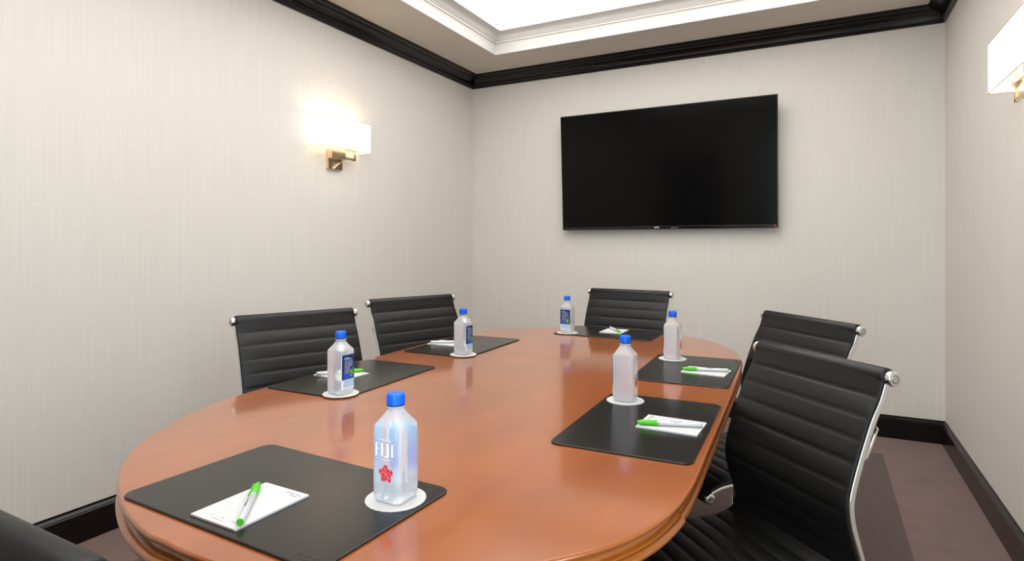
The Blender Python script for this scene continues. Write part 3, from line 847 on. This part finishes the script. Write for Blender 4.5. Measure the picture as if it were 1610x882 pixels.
    pts = [(0.0067 + (-0.0030 + 0.0030 * math.cos(math.radians(a))), yf, zb_ + 0.0035 + 0.0030 * math.sin(math.radians(a))) for a in range(0, -180, -20)]
    mb.tube(pts, [0.0016, 0.0015, 0.0013, 0.0011, 0.0009, 0.0008, 0.0009, 0.0013, 0.0014], 6)
    stroke(0.0138, 0.0176, zb_, zt_); stroke(0.0128, 0.0186, zt_ - 0.0011, zt_); stroke(0.0128, 0.0186, zb_, zb_ + 0.0011)
    mb.ngon([(0.0205 + 0.0007 * math.cos(a * PI / 4), yf - 0.0001, zt_ - 0.001 + 0.0007 * math.sin(a * PI / 4)) for a in range(8)])
    mb.build('logo_letters', M['logo'], root)
    Mx = Matrix.Translation((0, yf, 0)) @ Matrix.Rotation(PI / 2, 4, 'X')
    text_mesh('from the islands of', 0.0042, 'script_print', M['logo'], root, Matrix.Translation((0, 0, 0.1035)) @ Mx @ Matrix.Shear('XZ', 4, (0.0, 0.0)), align='CENTER')
    text_mesh('NATURAL ARTESIAN WATER', 0.0027, 'tagline_print', M['logo'], root, Matrix.Translation((0, 0, 0.0725)) @ Mx, align='CENTER')
    # red hibiscus
    mb = MB(); cx, cz = 0.0030, 0.0500; fs = 1.28
    for k in range(5):
        a = 2 * PI * k / 5 + 0.35
        pts = []
        for j in range(13):
            u = j / 12 * 2 * PI
            px, pz = fs * (0.0062 + 0.0052 * math.cos(u)), fs * 0.0040 * math.sin(u) * (1 + 0.25 * math.cos(u)) + 0.0004 * math.sin(5 * u)
            pts.append((cx + px * math.cos(a) - pz * math.sin(a), yf - 0.00005 * k, cz + px * math.sin(a) + pz * math.cos(a)))
        mb.ngon(pts[:-1])
    fl = mb.build('flower', M['flower'], root)
    mb = MB()
    for k in range(5):
        a = 2 * PI * k / 5 + 0.35
        for da in (-0.25, 0.2):
            mb.tube([(cx + 0.003 * math.cos(a + da), yf - 0.0003, cz + 0.003 * math.sin(a + da)), (cx + 0.0118 * math.cos(a + da * 1.1), yf - 0.0003, cz + 0.0118 * math.sin(a + da * 1.1))], [0.0003, 0.0010], 6)
    mb.build('petal_veins', M['flower_pink'], fl)
    mb = MB(); mb.ngon([(cx + 0.0014 * math.cos(a * PI / 5), yf - 0.0006, cz + 0.0022 * math.sin(a * PI / 5)) for a in range(10)]); mb.build('pistil', M['label_yellow'], fl)
    return root
BOT = [((-0.632, 0.790), 0.0, 'water bottle nearest the viewer with its white logo and red flower showing', 'white coaster under the big front logo bottle'),
       ((-1.218, 1.275), -HP, 'water bottle with navy label on the pad before the chair beside the sconce wall', 'white coaster on the pad before the chair beside the sconce wall'),
       ((-1.228, 1.945), -HP, 'water bottle with navy label standing by the far left corner chair', 'white coaster on the pad before the far left corner chair'),
       ((-1.087, 2.660), PI, 'smallest water bottle, on the far pad under the television', 'white coaster on the far pad under the television'),
       ((-0.491, 2.236), HP, 'frosted water bottle on the farther pad of the right table side', 'white coaster on the farther pad of the right table side'),
       ((-0.474, 1.577), HP, 'frosted water bottle on the nearer pad of the right table side', 'white coaster on the nearer pad of the right table side')]
proto = make_bottle(); co0 = None
for i, (c, rz, lab, clab) in enumerate(BOT):
    co = make_coaster(c, clab, co0); co0 = co0 or co
    b = proto if i == 0 else copy_tree(proto)
    b.location = (c[0], c[1], PAD_Z + CO_T); b.rotation_euler = (0, 0, rz)
    tag(b, lab, 'bottle', 'water bottles on the table')

# ------------------------------------------------------------------ notepads and pens
NT_T = 0.003
def make_notepad():
    root = empty('notepad')
    w_, h_ = 0.108, 0.140
    mb = MB(); mb.box((0, 0, NT_T / 2 + 0.0001), (w_, h_, NT_T)); mb.build('paper_block', M['paper'], root)
    mb = MB(); mb.box((0, -h_ / 2 - 0.0002, NT_T / 2 + 0.0001), (w_, 0.0004, NT_T * 0.9)); mb.build('glued_edge', M['glue'], root)
    z = NT_T + 0.00015
    text_mesh('COURTYARD', 0.0058, 'header_name', M['ink'], root, Matrix.Translation((0.048, 0.0575, z)), align='RIGHT', spacing=1.1)
    text_mesh('Marriott', 0.0048, 'header_subname', M['ink'], root, Matrix.Translation((0.043, 0.0520, z)), align='RIGHT')
    mb = MB()
    mb.box((0.018, 0.0475, z), (0.062, 0.0004, 0.0001))
    for k in range(4): mb.box((-0.040 + 0.002 * k, 0.060 - 0.002 * k, z), (0.012 - 0.002 * k, 0.0006, 0.0001))
    mb.build('header_rule', M['faint_ink'], root)
    mb = MB(); mb.box((0, -0.0555, z), (0.088, 0.0004, 0.0001))
    for k in range(9): mb.box((0, 0.036 - 0.0085 * k, z), (0.09, 0.00025, 0.0001))
    mb.build('footer_rule', M['faint_ink'], root)
    mb = MB()
    for x in (-0.022, 0.004, 0.030): mb.prism([(x + 0.0012 * math.cos(a * PI / 4), -0.0555 + 0.0012 * math.sin(a * PI / 4)) for a in range(8)], z, z + 0.0001)
    mb.box((0, -0.0615, z), (0.026, 0.0007, 0.0001))
    mb.build('footer_dots', M['ink'], root)
    return root
def make_pen():
    # lies along x, cap end at -x, green plug at +x, origin on the surface it rests on
    root = empty('pen'); r = 0.0054; L_ = 0.147
    mb = MB(); mb.lathe([(r * .9, -0.030), (r, -0.029), (r, 0.0715)], 20, (0, 0, r + 0.0008), 'X'); mb.build('barrel', M['pen_white'], root)
    mb = MB(); mb.lathe([(0.0026, -0.0735), (0.0042, -0.0725), (0.0054, -0.064), (0.0061, -0.050), (0.0061, -0.0285), (0.0057, -0.028)], 20, (0, 0, r + 0.0008), 'X')
    c = mb.build('pen_cap', M['pen_green'], root)
    mb = MB(); mb.box((-0.045, -0.0069, r + 0.0016), (0.046, 0.0014, 0.0030), bevel=0.0006); mb.box((-0.0665, -0.0058, r + 0.0016), (0.006, 0.003, 0.0030)); mb.build('pen_clip', M['pen_green'], c)
    mb = MB(); mb.lathe([(r, 0.0715), (r * 1.02, 0.0720), (r * 0.9, 0.0735)], 20, (0, 0, r + 0.0008), 'X'); mb.build('end_plug', M['pen_green'], root)
    Rx = Matrix.Translation((0, 0, r + 0.0008)) @ Matrix.Rotation(math.radians(40), 4, 'X') @ Matrix.Translation((0, 0, r + 0.00005))
    text_mesh('COURTYARD', 0.0040, 'pen_print', M['ink'], root, Rx @ Matrix.Translation((0.015, 0.0004, 0)), align='CENTER', spacing=1.05)
    text_mesh('Marriott', 0.0026, 'pen_subprint', M['ink'], root, Rx @ Matrix.Translation((0.015, -0.0022, 0)), align='CENTER')
    return root
NOTES = [((-0.823, 0.660), math.radians(-1.5), 'on the pad nearest the viewer'),
         ((-1.391, 1.459), -HP + math.radians(-3), 'on the pad of the chair below the left sconce'),
         ((-1.424, 2.131), -HP + math.radians(2), 'on the pad of the far left corner chair'),
         ((-0.899, 2.805), PI + math.radians(1), 'on the far pad under the television'),
         ((-0.341, 2.056), HP + math.radians(-4.3), 'on the farther right-hand pad'),
         ((-0.312, 1.408), HP + math.radians(-1.5), 'on the nearer right-hand pad')]
PENS = [((-0.874, 0.7165), (-0.7667, 0.5915)), ((-1.3477, 1.5134), (-1.4443, 1.4027)), ((-1.354, 2.159), (-1.4794, 2.0817)),
        ((-0.853, 2.7464), (-0.9393, 2.8682)), ((-0.412, 2.030), (-0.2727, 2.0688)), ((-0.3833, 1.3682), (-0.2427, 1.4139))]
np0, pn0 = make_notepad(), make_pen()
for i, ((c, rz, where), (a, b)) in enumerate(zip(NOTES, PENS)):
    o = np0 if i == 0 else copy_tree(np0)
    o.location = (c[0], c[1], PAD_Z); o.rotation_euler = (0, 0, rz)
    tag(o, 'small white notepad ' + where, 'notepad', 'notepads on the desk pads')
    p = pn0 if i == 0 else copy_tree(pn0)
    ang = math.atan2(b[1] - a[1], b[0] - a[0])
    p.location = ((a[0] + b[0]) / 2, (a[1] + b[1]) / 2, PAD_Z + NT_T + 0.0004); p.rotation_euler = (0, 0, ang)
    tag(p, 'green-capped white pen on the notepad ' + where, 'pen', 'pens on the notepads')
